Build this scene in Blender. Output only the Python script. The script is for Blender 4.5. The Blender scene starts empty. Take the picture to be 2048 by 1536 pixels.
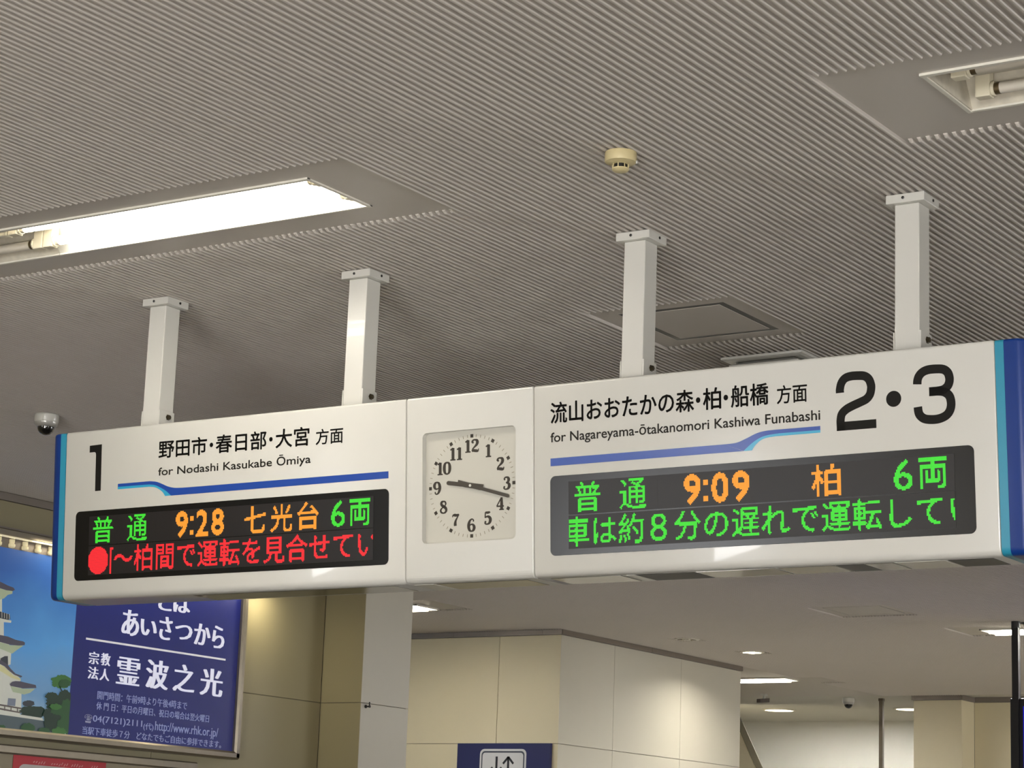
import bpy, math, random
import numpy as np
from mathutils import Matrix, Vector
random.seed(7)
SC = bpy.context.scene
COL = SC.collection
PI = math.pi

# ------------------------------------------------------------------ camera
EYE = 1.6                                   # camera height above the floor
FPX = 4590.15
YAW, PITCH, ROLL = .582874545, .212773827, .0371863142
def cam_axes():
    cy, sy = math.cos(YAW), math.sin(YAW)
    f = np.array([-sy*math.cos(PITCH), cy*math.cos(PITCH), math.sin(PITCH)])
    r = np.array([cy, sy, 0.]); u = np.cross(r, f)
    cr, sr = math.cos(ROLL), math.sin(ROLL)
    return np.array([cr*r+sr*u, -sr*r+cr*u, -f])
CR = cam_axes()
cd = bpy.data.cameras.new('camera'); cam = bpy.data.objects.new('camera', cd); COL.objects.link(cam)
cd.sensor_width = 36; cd.lens = FPX/2048*36; cd.clip_start = .05; cd.clip_end = 200
M4 = Matrix.Identity(4)
for i in range(3):
    for j in range(3): M4[i][j] = CR[j][i]
M4[2][3] = EYE
cam.matrix_world = M4
SC.camera = cam

# ------------------------------------------------------------------ light, world, exposure
SC.view_settings.view_transform = 'Standard'; SC.view_settings.look = 'None'
SC.view_settings.exposure = 0.0; SC.view_settings.gamma = 1; SC.view_settings.use_curve_mapping = False
W = bpy.data.worlds.new('world'); SC.world = W; W.use_nodes = True
W.node_tree.nodes['Background'].inputs[0].default_value = (.80, .90, 1.0, 1)
W.node_tree.nodes['Background'].inputs[1].default_value = 1.2
def area(name, loc, size, power, color=(1, .93, .80), rot=(0, 0, 0), spread=PI):
    l = bpy.data.lights.new(name, 'AREA'); l.shape = 'RECTANGLE'; l.size, l.size_y = size
    l.energy = power; l.color = color; l.spread = spread
    o = bpy.data.objects.new(name, l); COL.objects.link(o); o.location = loc; o.rotation_euler = rot
    return o
DAY = (.97, .98, 1.0)
# daylight coming in through the glazed entrance behind the camera and the window of the left wall
area('entrance_daylight', (1.6, -8.9, 1.75), (2.6, 1.1), 540, DAY, (PI/2, 0, 0))
area('right_front_window_daylight', (8.7, -5.0, 1.3), (2.0, 1.5), 330, DAY, (PI/2, 0, PI/2))
sun = bpy.data.lights.new('low_morning_sun', 'SUN'); sun.energy = 100; sun.angle = .01; sun.color = (1, .97, .93)
so = bpy.data.objects.new('low_morning_sun', sun); COL.objects.link(so); so.rotation_euler = (PI/2-.262, 0, .46)
area('right_window_daylight', (8.7, 20, 1.5), (6, 2.4), 560, DAY, (PI/2, 0, PI/2))
area('right_near_window_daylight', (8.7, 3.5, 1.5), (4, 2.0), 130, DAY, (PI/2, 0, PI/2))
area('side_window_daylight', (-9.62, -5.4, 2.55), (3.2, 1.5), 380, DAY, (PI/2, 0, -PI/2))
CEIL = 3.7
TUBE_W = 20
# lit recessed lamps: (x centre, y centre, power)
for lx, ly, p in ((-1.5, -.3, 70), (-4.5, -.3, 140), (-7.5, -.3, 90), (1.5, -.3, 60), (4.5, -.3, 50), (-1.5, -5, 70), (-6, -5, 170), (3, -5, 40)):
    area('ceiling_lamp_light', (lx, ly, CEIL+.03), (1.2, .22), p*.8, (1, .985, .955))
for lx, ly, p in ((-11.3, 14.9, 30), (-11.1, 21.2, 90), (-6.2, 17.5, 250), (-3.2, 21.2, 190), (-7.5, 9.9, 0)):
    if p: area('far_lamp_light', (lx, ly, CEIL-.012), (1.15, .2), p*.75, (1, .98, .94))
for lx, ly in ((-12.3, 24.8), (-10.65, 24.8), (-9.0, 25.6)):
    area('downlight_light', (lx, ly, CEIL-.02), (.3, .3), 95, (1, .98, .95))
# wall washer inside the frame of the poster, and the downlight that warms the passage wall
area('washer_light', (-9.55, 18.59, CEIL-.03), (.12, .12), 17, (1, .95, .84), spread=2.6)
area('poster_washer_light', (-9.48, 10.6, 3.43), (.06, 2.0), 5, (1, .88, .62), (0, .25, 0))
area('poster_spill_light', (-9.50, 11.72, 3.40), (.05, .12), 2.2, (1, .88, .62), (0, .35, 0))  # added for the yellow spill on the wall past the frame; no fixture

# ------------------------------------------------------------------ helpers
def ray(px, py):
    return CR.T @ np.array([(px-1024)/FPX, -(py-768)/FPX, -1.])
def on_x(px, py, X): d = ray(px, py)*1.; d = d*(X/d[0]); return d+np.array([0, 0, EYE])
def on_y(px, py, Y): d = ray(px, py); d = d*(Y/d[1]); return d+np.array([0, 0, EYE])
def on_z(px, py, Z): d = ray(px, py); d = d*((Z-EYE)/d[2]); return d+np.array([0, 0, EYE])

def srgb(c):
    return tuple(((v/255)/12.92 if v/255 <= .04045 else ((v/255+.055)/1.055)**2.4) for v in c)
MATS = {}
def mat(name, rgb, rough=.5, metal=0., spec=.5, emit=None, es=0., noise=.04, scale=8., coat=0., bump=0.):
    if name in MATS: return MATS[name]
    m = bpy.data.materials.new(name); m.use_nodes = True; nt = m.node_tree; b = nt.nodes['Principled BSDF']
    c = srgb(rgb)
    b.inputs['Roughness'].default_value = rough; b.inputs['Metallic'].default_value = metal
    b.inputs['Specular IOR Level'].default_value = spec; b.inputs['Coat Weight'].default_value = coat
    b.inputs['Base Color'].default_value = (*c, 1)
    if noise or bump:
        tc = nt.nodes.new('ShaderNodeTexCoord'); nz = nt.nodes.new('ShaderNodeTexNoise')
        nz.inputs['Scale'].default_value = scale; nz.inputs['Detail'].default_value = 4
        nt.links.new(tc.outputs['Object'], nz.inputs['Vector'])
        if noise:
            mx = nt.nodes.new('ShaderNodeMix'); mx.data_type = 'RGBA'
            mx.inputs[6].default_value = (*[v*(1-noise) for v in c], 1); mx.inputs[7].default_value = (*[min(1, v*(1+noise)) for v in c], 1)
            nt.links.new(nz.outputs['Fac'], mx.inputs[0]); nt.links.new(mx.outputs[2], b.inputs['Base Color'])
        if bump:
            bp = nt.nodes.new('ShaderNodeBump'); bp.inputs['Strength'].default_value = bump; bp.inputs['Distance'].default_value = .002
            nt.links.new(nz.outputs['Fac'], bp.inputs['Height']); nt.links.new(bp.outputs['Normal'], b.inputs['Normal'])
    if emit:
        b.inputs['Emission Color'].default_value = (*srgb(emit), 1); b.inputs['Emission Strength'].default_value = es
    MATS[name] = m
    return m

class MB:
    """collects faces, then becomes one mesh object"""
    def __init__(s): s.v = []; s.f = []
    def add(s, vs, fs):
        n = len(s.v); s.v += [tuple(map(float, p)) for p in vs]; s.f += [tuple(n+i for i in f) for f in fs]; return s
    def box(s, x0, x1, y0, y1, z0, z1):
        return s.add([(x0,y0,z0),(x1,y0,z0),(x1,y1,z0),(x0,y1,z0),(x0,y0,z1),(x1,y0,z1),(x1,y1,z1),(x0,y1,z1)],
                     [(0,3,2,1),(4,5,6,7),(0,1,5,4),(1,2,6,5),(2,3,7,6),(3,0,4,7)])
    def rings(s, rings, cap=True):
        n = len(rings[0]); vs = [p for r in rings for p in r]; fs = []
        for i in range(len(rings)-1):
            for j in range(n): k = (j+1) % n; fs.append((i*n+j, i*n+k, (i+1)*n+k, (i+1)*n+j))
        if cap: fs.append(tuple(reversed(range(n)))); fs.append(tuple((len(rings)-1)*n+j for j in range(n)))
        return s.add(vs, fs)
    def lathe(s, c, prof, n=32, axis='z'):
        """prof: list of (radius, height)"""
        rs = []
        for r, h in prof:
            rr = []
            for j in range(n):
                a = 2*PI*j/n; p = (r*math.cos(a), r*math.sin(a), h)
                if axis == 'x': p = (p[2], p[0], p[1])
                if axis == 'y': p = (p[0], p[2], p[1])
                rr.append((c[0]+p[0], c[1]+p[1], c[2]+p[2]))
            rs.append(rr)
        return s.rings(rs)
    def prism(s, pts, w0, w1):
        """polygon in the local xy plane, thickened from w0 to w1"""
        n = len(pts); a = [(x, y, w0) for x, y in pts]; b = [(x, y, w1) for x, y in pts]
        return s.add(a+b, [tuple(range(n))[::-1], tuple(range(n, 2*n))]+[(i, (i+1) % n, n+(i+1) % n, n+i) for i in range(n)])
    def build(s, name, m, parent=None, smooth=False, bevel=0., seg=2):
        me = bpy.data.meshes.new(name); me.from_pydata(s.v, [], s.f); me.update()
        if m: me.materials.append(m)
        return link(name, me, parent, smooth, bevel, seg)
def link(name, me, parent=None, smooth=False, bevel=0., seg=2):
    o = bpy.data.objects.new(name, me); COL.objects.link(o)
    if parent: o.parent = parent
    if smooth:
        me.polygons.foreach_set('use_smooth', [True]*len(me.polygons)); me.set_sharp_from_angle(angle=.6)
    if bevel:
        b = o.modifiers.new('bevel', 'BEVEL'); b.width = bevel; b.segments = seg; b.limit_method = 'ANGLE'
    return o
def tag(o, label=None, cat=None, group=None, kind=None):
    if label: o['label'] = label
    if cat: o['category'] = cat
    if group: o['group'] = group
    if kind: o['kind'] = kind
    return o
def empty(name, loc=(0, 0, 0), **k):
    o = bpy.data.objects.new(name, None); COL.objects.link(o); o.location = loc; o.empty_display_size = .1
    return tag(o, **k)
def cut(target, cutter):
    """boolean difference, applied"""
    md = target.modifiers.new('cut', 'BOOLEAN'); md.object = cutter; md.operation = 'DIFFERENCE'; md.solver = 'EXACT'
    bpy.context.view_layer.update()
    dg = bpy.context.evaluated_depsgraph_get(); me = bpy.data.meshes.new_from_object(target.evaluated_get(dg))
    target.modifiers.clear(); target.data = me; bpy.data.objects.remove(cutter)
def rrect(x0, x1, y0, y1, r, n=6):
    pts = []
    for cx, cy, a0 in ((x1-r, y1-r, 0), (x0+r, y1-r, PI/2), (x0+r, y0+r, PI), (x1-r, y0+r, 1.5*PI)):
        for i in range(n+1): a = a0+PI/2*i/n; pts.append((cx+r*math.cos(a), cy+r*math.sin(a)))
    return pts
def smooth_path(pts, n=8):
    """Catmull-Rom through the points (any dimension)"""
    P = [np.array(p, float) for p in pts]; P = [2*P[0]-P[1]]+P+[2*P[-1]-P[-2]]; out = []
    for i in range(1, len(P)-2):
        for k in range(n):
            t = k/n
            out.append(.5*((2*P[i])+(-P[i-1]+P[i+1])*t+(2*P[i-1]-5*P[i]+4*P[i+1]-P[i+2])*t*t+(-P[i-1]+3*P[i]-3*P[i+1]+P[i+2])*t**3))
    out.append(P[-2]); return out
def ribbon(mb, pts, w, z0=0., z1=.0008, n=8, sm=True):
    """stroke of varying width: pts (x, y[, width])"""
    Q = smooth_path(pts, n) if sm else [np.array(p, float) for p in pts]
    L, R = [], []
    for i, q in enumerate(Q):
        a, b = Q[max(0, i-1)][:2], Q[min(len(Q)-1, i+1)][:2]; d = b-a; d = d/(np.hypot(*d)+1e-9)
        ww = (q[2] if len(q) > 2 else 1)*w/2; nn = np.array([-d[1], d[0]])*ww
        L.append(q[:2]+nn); R.append(q[:2]-nn)
    m = len(Q)
    vs = [(*p, z0) for p in L]+[(*p, z0) for p in R]+[(*p, z1) for p in L]+[(*p, z1) for p in R]
    fs = []
    for i in range(m-1):
        fs += [(2*m+i, 3*m+i, 3*m+i+1, 2*m+i+1), (i, 2*m+i, 2*m+i+1, i+1), (m+i, m+i+1, 3*m+i+1, 3*m+i)]
    mb.add(vs, fs); return mb

# text: the built-in font turned into flat letter meshes
_TC = {}
def glyph(s, off=0., res=3):
    k = (s, off)
    if k in _TC: return _TC[k]
    c = bpy.data.curves.new('t', 'FONT'); c.body = s; c.size = 1; c.offset = off; c.resolution_u = res
    o = bpy.data.objects.new('t', c); COL.objects.link(o); bpy.context.view_layer.update()
    dg = bpy.context.evaluated_depsgraph_get(); me = bpy.data.meshes.new_from_object(o.evaluated_get(dg))
    me.calc_loop_triangles()
    V = np.array([v.co[:2] for v in me.vertices]); T = np.array([t.vertices[:] for t in me.loop_triangles])
    bpy.data.objects.remove(o); bpy.data.meshes.remove(me); bpy.data.curves.remove(c)
    _TC[k] = (V, T); return V, T
def put_text(mb, s, x0, x1, y0, y1, off=0., z=.0009, mincho=0., fat=0.):
    """fit the string's bounding box into x0..x1, y0..y1 of the local plane"""
    V, T = glyph(s, off); a, b = V.min(0), V.max(0)
    P = (V-a)/(b-a)*np.array([x1-x0, y1-y0])+np.array([x0, y0])
    if fat: sh = [(fat*math.cos(k*PI/4), fat*math.sin(k*PI/4)) for k in range(8)]+[(0, 0)]
    elif mincho: sh = [(d*mincho, 0) for d in (-1, -.6, -.2, .2, .6, 1)]
    else: sh = [(0, 0)]
    for dx, dy in sh: mb.add([(p[0]+dx, p[1]+dy, z) for p in P], [tuple(t) for t in T])
    return mb

WHITE = mat('white_enamel', (208, 206, 199), .28, noise=.015, coat=.3)
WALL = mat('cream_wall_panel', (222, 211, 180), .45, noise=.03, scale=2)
WALLD = mat('shaded_cream_wall_panel', (150, 141, 110), .45, noise=.03, scale=2)  # darker copy of the cream panel, its shade put into the colour
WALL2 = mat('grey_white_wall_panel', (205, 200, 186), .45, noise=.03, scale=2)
JOINT = mat('dark_joint', (120, 112, 95), .8)
CEILM = mat('ceiling_metal', (198, 191, 183), .42, noise=.03, scale=1.5)
PLAINC = mat('plain_ceiling_paint', (205, 202, 192), .6, noise=.02, scale=1)
TRIM = mat('grey_trim_metal', (135, 126, 118), .35, .3, noise=.05)
STEEL = mat('brushed_steel', (150, 142, 128), .3, .85, noise=.10, scale=20)
BLACK = mat('black_paint', (22, 20, 18), .4)
BOLT = mat('dark_bolt', (70, 62, 45), .4, .6)

# ------------------------------------------------------------------ the setting
def struct(name, mb, m, parent=None, **k): return tag(mb.build(name, m, parent, **k), kind='structure')
struct('floor', MB().box(-22, 9, -9.2, 28, -.1, 0), mat('pale_floor_tile', (134, 130, 123), .35, noise=.08, scale=.8))
PLAIN_Y = 23.1
PITCH_R = .0264158
# smooth zones let into the ribbed ceiling: x0, x1, y0, y1
PLATES = [(-9.68, -4.077, 5.198, 5.80), (-2.519, 6.0, 5.198, 5.80), (-4.377, -3.775, 7.15, 7.77),
          (-15, -10.22, 14.45, 15.07), (-15, -10.0, 20.95, 21.55), (-7.15, -1, 17.2, 17.82), (-7.60, -6.97, 15.70, 16.33),
          (-9.74, -9.48, 17.35, 17.60), (-9.68, -9.42, 18.46, 18.72), (-9.6, 6, -.6, 0.0), (-9.6, 6, -5.3, -4.7)]
# openings through the ceiling for the recessed lamps
HOLES = [(-9.66, -4.306, 5.334, 5.650), (-2.257, 5.9, 5.334, 5.650)]
xs = sorted({-22., 9.}|{h[0] for h in HOLES}|{h[1] for h in HOLES}); ys = sorted({-9.2, 28.}|{5.334, 5.650, PLAIN_Y})
cm, pm = MB(), MB()
for i in range(len(xs)-1):
    for j in range(len(ys)-1):
        cx, cy = (xs[i]+xs[i+1])/2, (ys[j]+ys[j+1])/2
        if any(h[0] < cx < h[1] and h[2] < cy < h[3] for h in HOLES): continue
        (pm if cy > PLAIN_Y else cm).add([(xs[i], ys[j], CEIL), (xs[i], ys[j+1], CEIL), (xs[i+1], ys[j+1], CEIL), (xs[i+1], ys[j], CEIL)], [(0, 1, 2, 3)])
ceiling = struct('ceiling', cm, CEILM)
# ribs: rounded ridges hanging under the sheet, all running away from the board
RH = .0115
def rib_mesh(x, name, mb=None):
    own = mb is None; mb = mb or MB()
    y_end = PLAIN_Y if x > -10.27 else 16.48
    if x > -9.685: y_end = PLAIN_Y
    y_beg = -3.
    if x < -9.685: y_beg = 12.47 if x > -9.34 else 13.02
    iv = [(y_beg, y_end)]
    for a, b, c, d in PLATES:
        if a < x < b:
            nv = []
            for p, q in iv:
                if d <= p or c >= q: nv.append((p, q)); continue
                if c > p: nv.append((p, c))
                if d < q: nv.append((d, q))
            iv = nv
    prof = [(-.0070, 0), (-.0060, -.0075), (-.0038, -.0108), (0, -RH), (.0038, -.0108), (.0060, -.0075), (.0070, 0)]
    for p, q in iv:
        if q-p < .02: continue
        mb.rings([[(x+a*.9, p, CEIL+h*.35) for a, h in prof], [(x+a, p+.010, CEIL+h) for a, h in prof], [(x+a, q-.004, CEIL+h) for a, h in prof], [(x+a*.9, q, CEIL+h*.35) for a, h in prof]])
    return mb
rm = MB()
x = -2.519-.0085-PITCH_R*450
idx = 0
for k in range(640):
    xx = -2.519-.0085+PITCH_R*(43-k)
    if xx < -15.5: break
    if 0 <= k < 300:
        me = rib_mesh(xx, 'rib').build('rib', CEILM, ceiling)
    else: rib_mesh(xx, '', rm)
for k in range(44, 100):
    rib_mesh(-2.519-.0085+PITCH_R*k, '', rm)
tag(rm.build('rib_field', CEILM, ceiling), kind='stuff')
struct('ceiling_plain', pm, PLAINC)

def panels(root, axis, const, a0, a1, splits, zs, m, side, t=.012, g=.004, name='wall_panel'):
    """wall panels with open joints; axis = plane normal axis, side = +1/-1 outward"""
    cuts = [a0]+[s for s in splits if a0 < s < a1]+[a1]
    for i in range(len(cuts)-1):
        for j in range(len(zs)-1):
            p, q = cuts[i]+g/2, cuts[i+1]-g/2; z0, z1 = zs[j]+g/2, zs[j+1]-g/2
            lo, hi = sorted((const, const+side*t))
            mb = MB()
            mb.box(lo, hi, p, q, z0, z1) if axis == 'x' else mb.box(p, q, lo, hi, z0, z1)
            mb.build(name, m, root, bevel=.0015, seg=1)
ZS = [0, 1.31, 2.731, 3.645]
# left wall with the posters
wl = struct('wall_left', MB().box(-9.9, -9.697, -9.2, -7.2, 0, CEIL).box(-9.9, -9.697, -3.6, 12.47, 0, CEIL).box(-9.9, -9.697, -7.2, -3.6, 0, 1.75).box(-9.9, -9.697, -7.2, -3.6, 3.35, CEIL), JOINT)
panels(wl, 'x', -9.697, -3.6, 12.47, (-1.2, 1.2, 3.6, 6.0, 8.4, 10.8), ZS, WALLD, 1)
struct('trim_1', MB().box(-9.697, -9.672, -3.6, 12.47, 3.645, CEIL-.012), TRIM, wl)
# pillar that stands out at the end of the left wall
pil = struct('pillar_left', MB().box(-9.9, -9.354, 12.482, 13.008, 0, CEIL), JOINT)
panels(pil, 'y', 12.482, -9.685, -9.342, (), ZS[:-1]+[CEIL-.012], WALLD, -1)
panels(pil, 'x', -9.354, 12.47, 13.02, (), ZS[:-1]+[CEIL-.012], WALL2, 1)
hk = on_x(731, 1413, -9.342)
tag(MB().lathe((-9.342, hk[1], hk[2]), [(.012, 0), (.012, .006), (.005, .007), (.005, .03), (.009, .032), (.009, .038)], 12, 'x').box(-9.312, -9.306, hk[1]-.004, hk[1]+.004, hk[2], hk[2]+.03).build('wall_hook', BLACK), 'tiny dark hook screwed to the grey side of the pillar', 'hook')
# recess wall behind, facing the camera, and the passage wall that leads away from it
wb = struct('wall_recess', MB().box(-16, -10.282, 16.492, 16.7, 0, CEIL), JOINT)
panels(wb, 'y', 16.492, -16, -10.27, (-14.5, -13.3, -12.1, -10.892), ZS, WALL, -1)
wr = struct('wall_passage', MB().box(-10.6, -10.282, 16.7, 19.75, 0, CEIL), JOINT)
panels(wr, 'x', -10.282, 16.48, 19.765, (17.375, 18.581), ZS, WALL2, 1)
for a, b in ((-16, -11.364), (-11.361, -10.45), (-10.447, -10.255)):
    struct('trim_2', MB().box(a, b, 16.462, 16.492, 3.645, CEIL-.012), TRIM, wb)
for a, b in ((16.47, 18.0), (18.003, 19.77)):
    struct('trim_3', MB().box(-10.282, -10.252, a, b, 3.645, CEIL-.012), TRIM, wr)
# far end of the hall
struct('wall_far', MB().box(-22, 9, 26.6, 26.8, 0, CEIL), mat('grey_plaster', (196, 194, 184), .6, noise=.03, scale=1))
struct('wall_right', MB().box(8.8, 9, -9.2, 28, 0, CEIL), WALL)
struct('wall_outer_left', MB().box(-22, -21.8, 13, 28, 0, CEIL), WALL)
struct('wall_entrance', MB().box(-22, -.3, -9.2, -9.0, 0, CEIL).box(6.7, 9, -9.2, -9.0, 0, CEIL).box(-.3, 6.7, -9.2, -9.0, 2.6, CEIL).box(-.3, 6.7, -9.2, -9.0, 0, 1.2), WALL)  # unseen; high sill and long left part shape the sunlight let in
wf = struct('window_1', MB().box(-.3, -.22, -9.12, -9.05, 1.2, 2.6).box(6.62, 6.7, -9.12, -9.05, 1.2, 2.6).box(1.97, 2.03, -9.12, -9.05, 1.2, 2.6).box(4.3, 4.36, -9.12, -9.05, 1.2, 2.6).box(-.3, 6.7, -9.12, -9.05, 2.52, 2.6), STEEL)
wf2 = struct('window_2', MB().box(-9.82, -9.74, -7.2, -7.14, 1.75, 3.35).box(-9.82, -9.74, -3.66, -3.6, 1.75, 3.35).box(-9.82, -9.74, -5.43, -5.37, 1.75, 3.35).box(-9.82, -9.74, -7.2, -3.6, 1.75, 1.81).box(-9.82, -9.74, -7.2, -3.6, 3.29, 3.35), STEEL)
# square pillar at the far right with the wall beside it
PY = 23.15
pr = struct('pillar_far', MB().box(-9.935, -9.405, PY+.012, 23.9, 0, CEIL), JOINT)
panels(pr, 'y', PY+.012, -9.945, -9.395, (), ZS, WALL, -1)
panels(pr, 'x', -9.407, PY, 23.5, (), ZS, WALL, 1)
struct('trim_4', MB().box(-9.96, -9.38, PY-.02, 23.5, 3.645, CEIL-.002), TRIM, pr)
ws = struct('wall_far_side', MB().box(-9.405, -3, 23.512, 23.9, 0, CEIL), JOINT)
panels(ws, 'y', 23.512, -9.395, -3, (-7.6, -6.4, -5.2, -4.0), ZS, WALL, -1)
struct('trim_5', MB().box(-9.38, -3, 23.48, 23.512, 3.645, CEIL-.002), TRIM, ws)

# ------------------------------------------------------------------ recessed ceiling lamps
REFL = mat('lamp_white_reflector', (228, 224, 212), .35, noise=.05, scale=5)
DIRTY = mat('dusty_white_reflector', (205, 198, 182), .5, noise=.25, scale=30)
HOLD = mat('ivory_lamp_holder', (222, 214, 190), .4)
GLOW = mat('glowing_tube', (255, 250, 238), .3, emit=(255, 250, 240), es=TUBE_W, noise=0)
DEAD = mat('unlit_tube', (205, 198, 184), .3, noise=.10, scale=12)
TIP = mat('tube_metal_cap', (120, 105, 80), .35, .8)
LY0, LY1 = 5.334, 5.650
def near_lamp(x0, x1, lit, label, group, tubes_x, ends=(True, True), hl=(.045, .045)):
    r = empty('ceiling_lamp', ((x0+x1)/2, 5.492, CEIL), label=label, cat='lamp', group=group)
    ox, oy, oz = r.location
    def bx(mb, a, b, c, d, e, f): return mb.box(a-ox, b-ox, c-oy, d-oy, e-oz, f-oz)
    m = REFL if lit else DIRTY
    body = MB()                                   # trough: floor, sloping sides, ends
    c0, c1, zt = LY0+.05, LY1-.05, CEIL+.075
    P = [(LY0, CEIL), (c0, zt), (c1, zt), (LY1, CEIL)]
    Q = [(LY0-.004, CEIL), (c0-.004, zt+.004), (c1+.004, zt+.004), (LY1+.004, CEIL)]
    prof = P+Q[::-1]
    body.rings([[(x0-ox, y-oy, z-oz) for y, z in prof], [(x1-ox, y-oy, z-oz) for y, z in prof]])
    body.build('reflector_trough', m, r)
    for e, s, on in ((x0, 1, ends[0]), (x1, -1, ends[1])):
        if on: bx(MB(), min(e, e+s*.004), max(e, e+s*.004), LY0+.001, LY1-.001, CEIL-.001, CEIL+.078).build('end_plate', m, r)
    t = MB()
    ta_, tb_ = x0-.012*ends[0], x1+.012*ends[1]
    bx(t, ta_, tb_, LY0-.014, LY0+.001, CEIL-.007, CEIL+.004); bx(t, ta_, tb_, LY1-.001, LY1+.010, CEIL-.004, CEIL+.004)
    for e, s in [q for q, on in zip(((x0, -1), (x1, 1)), ends) if on]: bx(t, min(e, e+s*.012), max(e, e+s*.012), LY0-.012, LY1+.010, CEIL-.005, CEIL+.004)
    t.build('trim_frame', REFL, r)
    bx(MB(), x0+.01, x1-.01, 5.462, 5.522, CEIL+.045, CEIL+.073).build('ballast_channel', m, r, bevel=.003)
    ta, tb = tubes_x
    for ty in (5.405, 5.575):
        tz = CEIL+.022
        tu = MB().lathe((ta+.02-ox, ty-oy, tz-oz), [(.016, 0), (.016, tb-ta-.04)], 16, 'x').build('tube', GLOW if lit else DEAD, r, smooth=True)
        for e, s in ((ta, 1), (tb, -1)):
            MB().lathe((e-ox, ty-oy, tz-oz), [(.0165, 0), (.0165, s*.022)], 16, 'x').build('tube_cap', TIP if not lit else HOLD, tu, smooth=True)
            L_ = hl[0] if s > 0 else hl[1]
            h = MB(); bx(h, min(e-s*L_, e-s*.003), max(e-s*L_, e-s*.003), ty-.017, ty+.017, CEIL+.0, CEIL+.072)
            h.lathe((e-s*.003-ox, ty-oy, tz-oz), [(.021, 0), (.021, s*.010)], 16, 'x')
            h.build('lamp_holder', HOLD, r, bevel=.003)
    for sx in (x0+.05, x1-.05):
        s = MB().lathe((sx-ox, LY1-.025-oy, CEIL+.032-oz), [(.006, -.006), (.006, .0)], 10).build('screw', BOLT, r)
    return r
near_lamp(-5.653, -4.306, True, 'brightly lit two-tube fluorescent lamp recessed in the ribbed ceiling at upper left', None, (-5.605, -4.330), (False, True), (.045, .018))
near_lamp(-7.05, -5.655, False, 'unlit tube lamp joining the left end of the brightly lit one', None, (-6.98, -5.700), (True, False))
near_lamp(-2.257, -0.92, False, 'unlit dusty two-tube lamp recessed in the ceiling at the upper right corner', None, (-2.165, -1.0))
struct('ceiling_cover', MB().box(-9.7, -7.052, LY0-.02, LY1+.02, CEIL, CEIL+.01).box(-.915, 5.95, LY0-.02, LY1+.02, CEIL, CEIL+.01), CEILM, ceiling)

LITP = mat('lit_lamp_panel', (255, 250, 235), .4, emit=(255, 244, 222), es=9, noise=0)
LITW = mat('lit_downlight', (255, 250, 235), .4, emit=(255, 240, 205), es=6, noise=0)
def far_lamp(x0, x1, y0, y1, label, lit=True):
    r = empty('ceiling_lamp', ((x0+x1)/2, (y0+y1)/2, CEIL), label=label, cat='lamp')
    hx, hy = (x1-x0)/2, (y1-y0)/2
    MB().box(-hx, hx, -hy, -hy+.012, -.012, 0).box(-hx, hx, hy-.012, hy, -.012, 0).box(-hx, -hx+.012, -hy, hy, -.012, 0).box(hx-.012, hx, -hy, hy, -.012, 0).build('trim_frame', REFL, r)
    MB().box(-hx+.012, hx-.012, -hy+.012, hy-.012, -.006, -.001).build('reflector_trough', LITP if lit else REFL, r)
    for ty in (-.07, .07): MB().lathe((-hx+.05, ty, -.018), [(.012, 0), (.012, 2*hx-.1)], 10, 'x').build('tube', LITP if lit else DEAD, r, smooth=True)
    return r
far_lamp(-11.86, -10.52, 14.70, 15.03, 'lit recessed tube lamp peeping out from behind the pillar below the clock')
far_lamp(-11.74, -10.40, 20.98, 21.31, 'lit recessed tube lamp at the far end of the passage wall')
far_lamp(-6.92, -5.58, 17.42, 17.74, 'lit recessed tube lamp behind the black hanging pole at right')
for cx, cy, lab, lit in ((-9.61, 17.475, 'small unlit downlight nearest the top edge of the passage wall', False), (-9.55, 18.59, 'small square downlight glinting just above the end of the passage wall', True)):
    r = empty('downlight', (cx, cy, CEIL), label=lab, cat='light')
    MB().lathe((0, 0, 0), [(.11, 0), (.11, -.012), (.085, -.014), (.085, -.001)], 24).build('ring', REFL, r)
    MB().lathe((0, 0, 0), [(.03, -.001), (.03, -.02)], 12).build('lamp_bulb', LITW if lit else REFL, r)
    for a in range(4):
        MB().lathe((.06*math.cos(a*PI/2+.4), .06*math.sin(a*PI/2+.4), 0), [(.022, -.002), (.022, -.016)], 10).build('reflector_cell', LITW if lit else STEEL, r)
for cx, cy, lab in ((-12.37, 24.80, 'round lit downlight near the sloping stair coping'), (-10.70, 24.83, 'round lit downlight just left of the square far pillar')):
    r = empty('downlight', (cx, cy, CEIL), label=lab, cat='light')
    MB().lathe((0, 0, 0), [(.20, 0), (.20, -.012), (.17, -.014), (.17, -.001)], 32).build('ring', REFL, r)
    MB().lathe((0, 0, 0), [(.168, -.001), (.168, -.010)], 32).build('glowing_disc', LITW, r)

# ceiling access hatch behind the third post
def hatch(x0, x1, y0, y1, label, b=.075, g=.030):
    r = empty('access_hatch', ((x0+x1)/2, (y0+y1)/2, CEIL), label=label, cat='hatch')
    hx, hy = (x1-x0)/2-.002, (y1-y0)/2-.002
    MB().box(-hx, hx, -hy, -hy+b, -.002, 0).box(-hx, hx, hy-b, hy, -.002, 0).box(-hx, -hx+b, -hy+b, hy-b, -.002, 0).box(hx-b, hx, -hy+b, hy-b, -.002, 0).build('frame', CEILM, r)
    MB().box(-hx+b, hx-b, -hy+b, hy-b, -.001, 0).build('gap', BLACK, r)
    MB().box(-hx+b+g, hx-b-g, -hy+b+g, hy-b-g, -.0025, -.001).build('hatch_door', CEILM, r)
    return r
hatch(-4.377, -3.775, 7.15, 7.77, 'square ceiling access hatch with dark gap, behind the third post')
hatch(-7.60, -6.97, 15.70, 16.33, 'faint square ceiling hatch far back, under the right end of the sign', g=.010)
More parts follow.
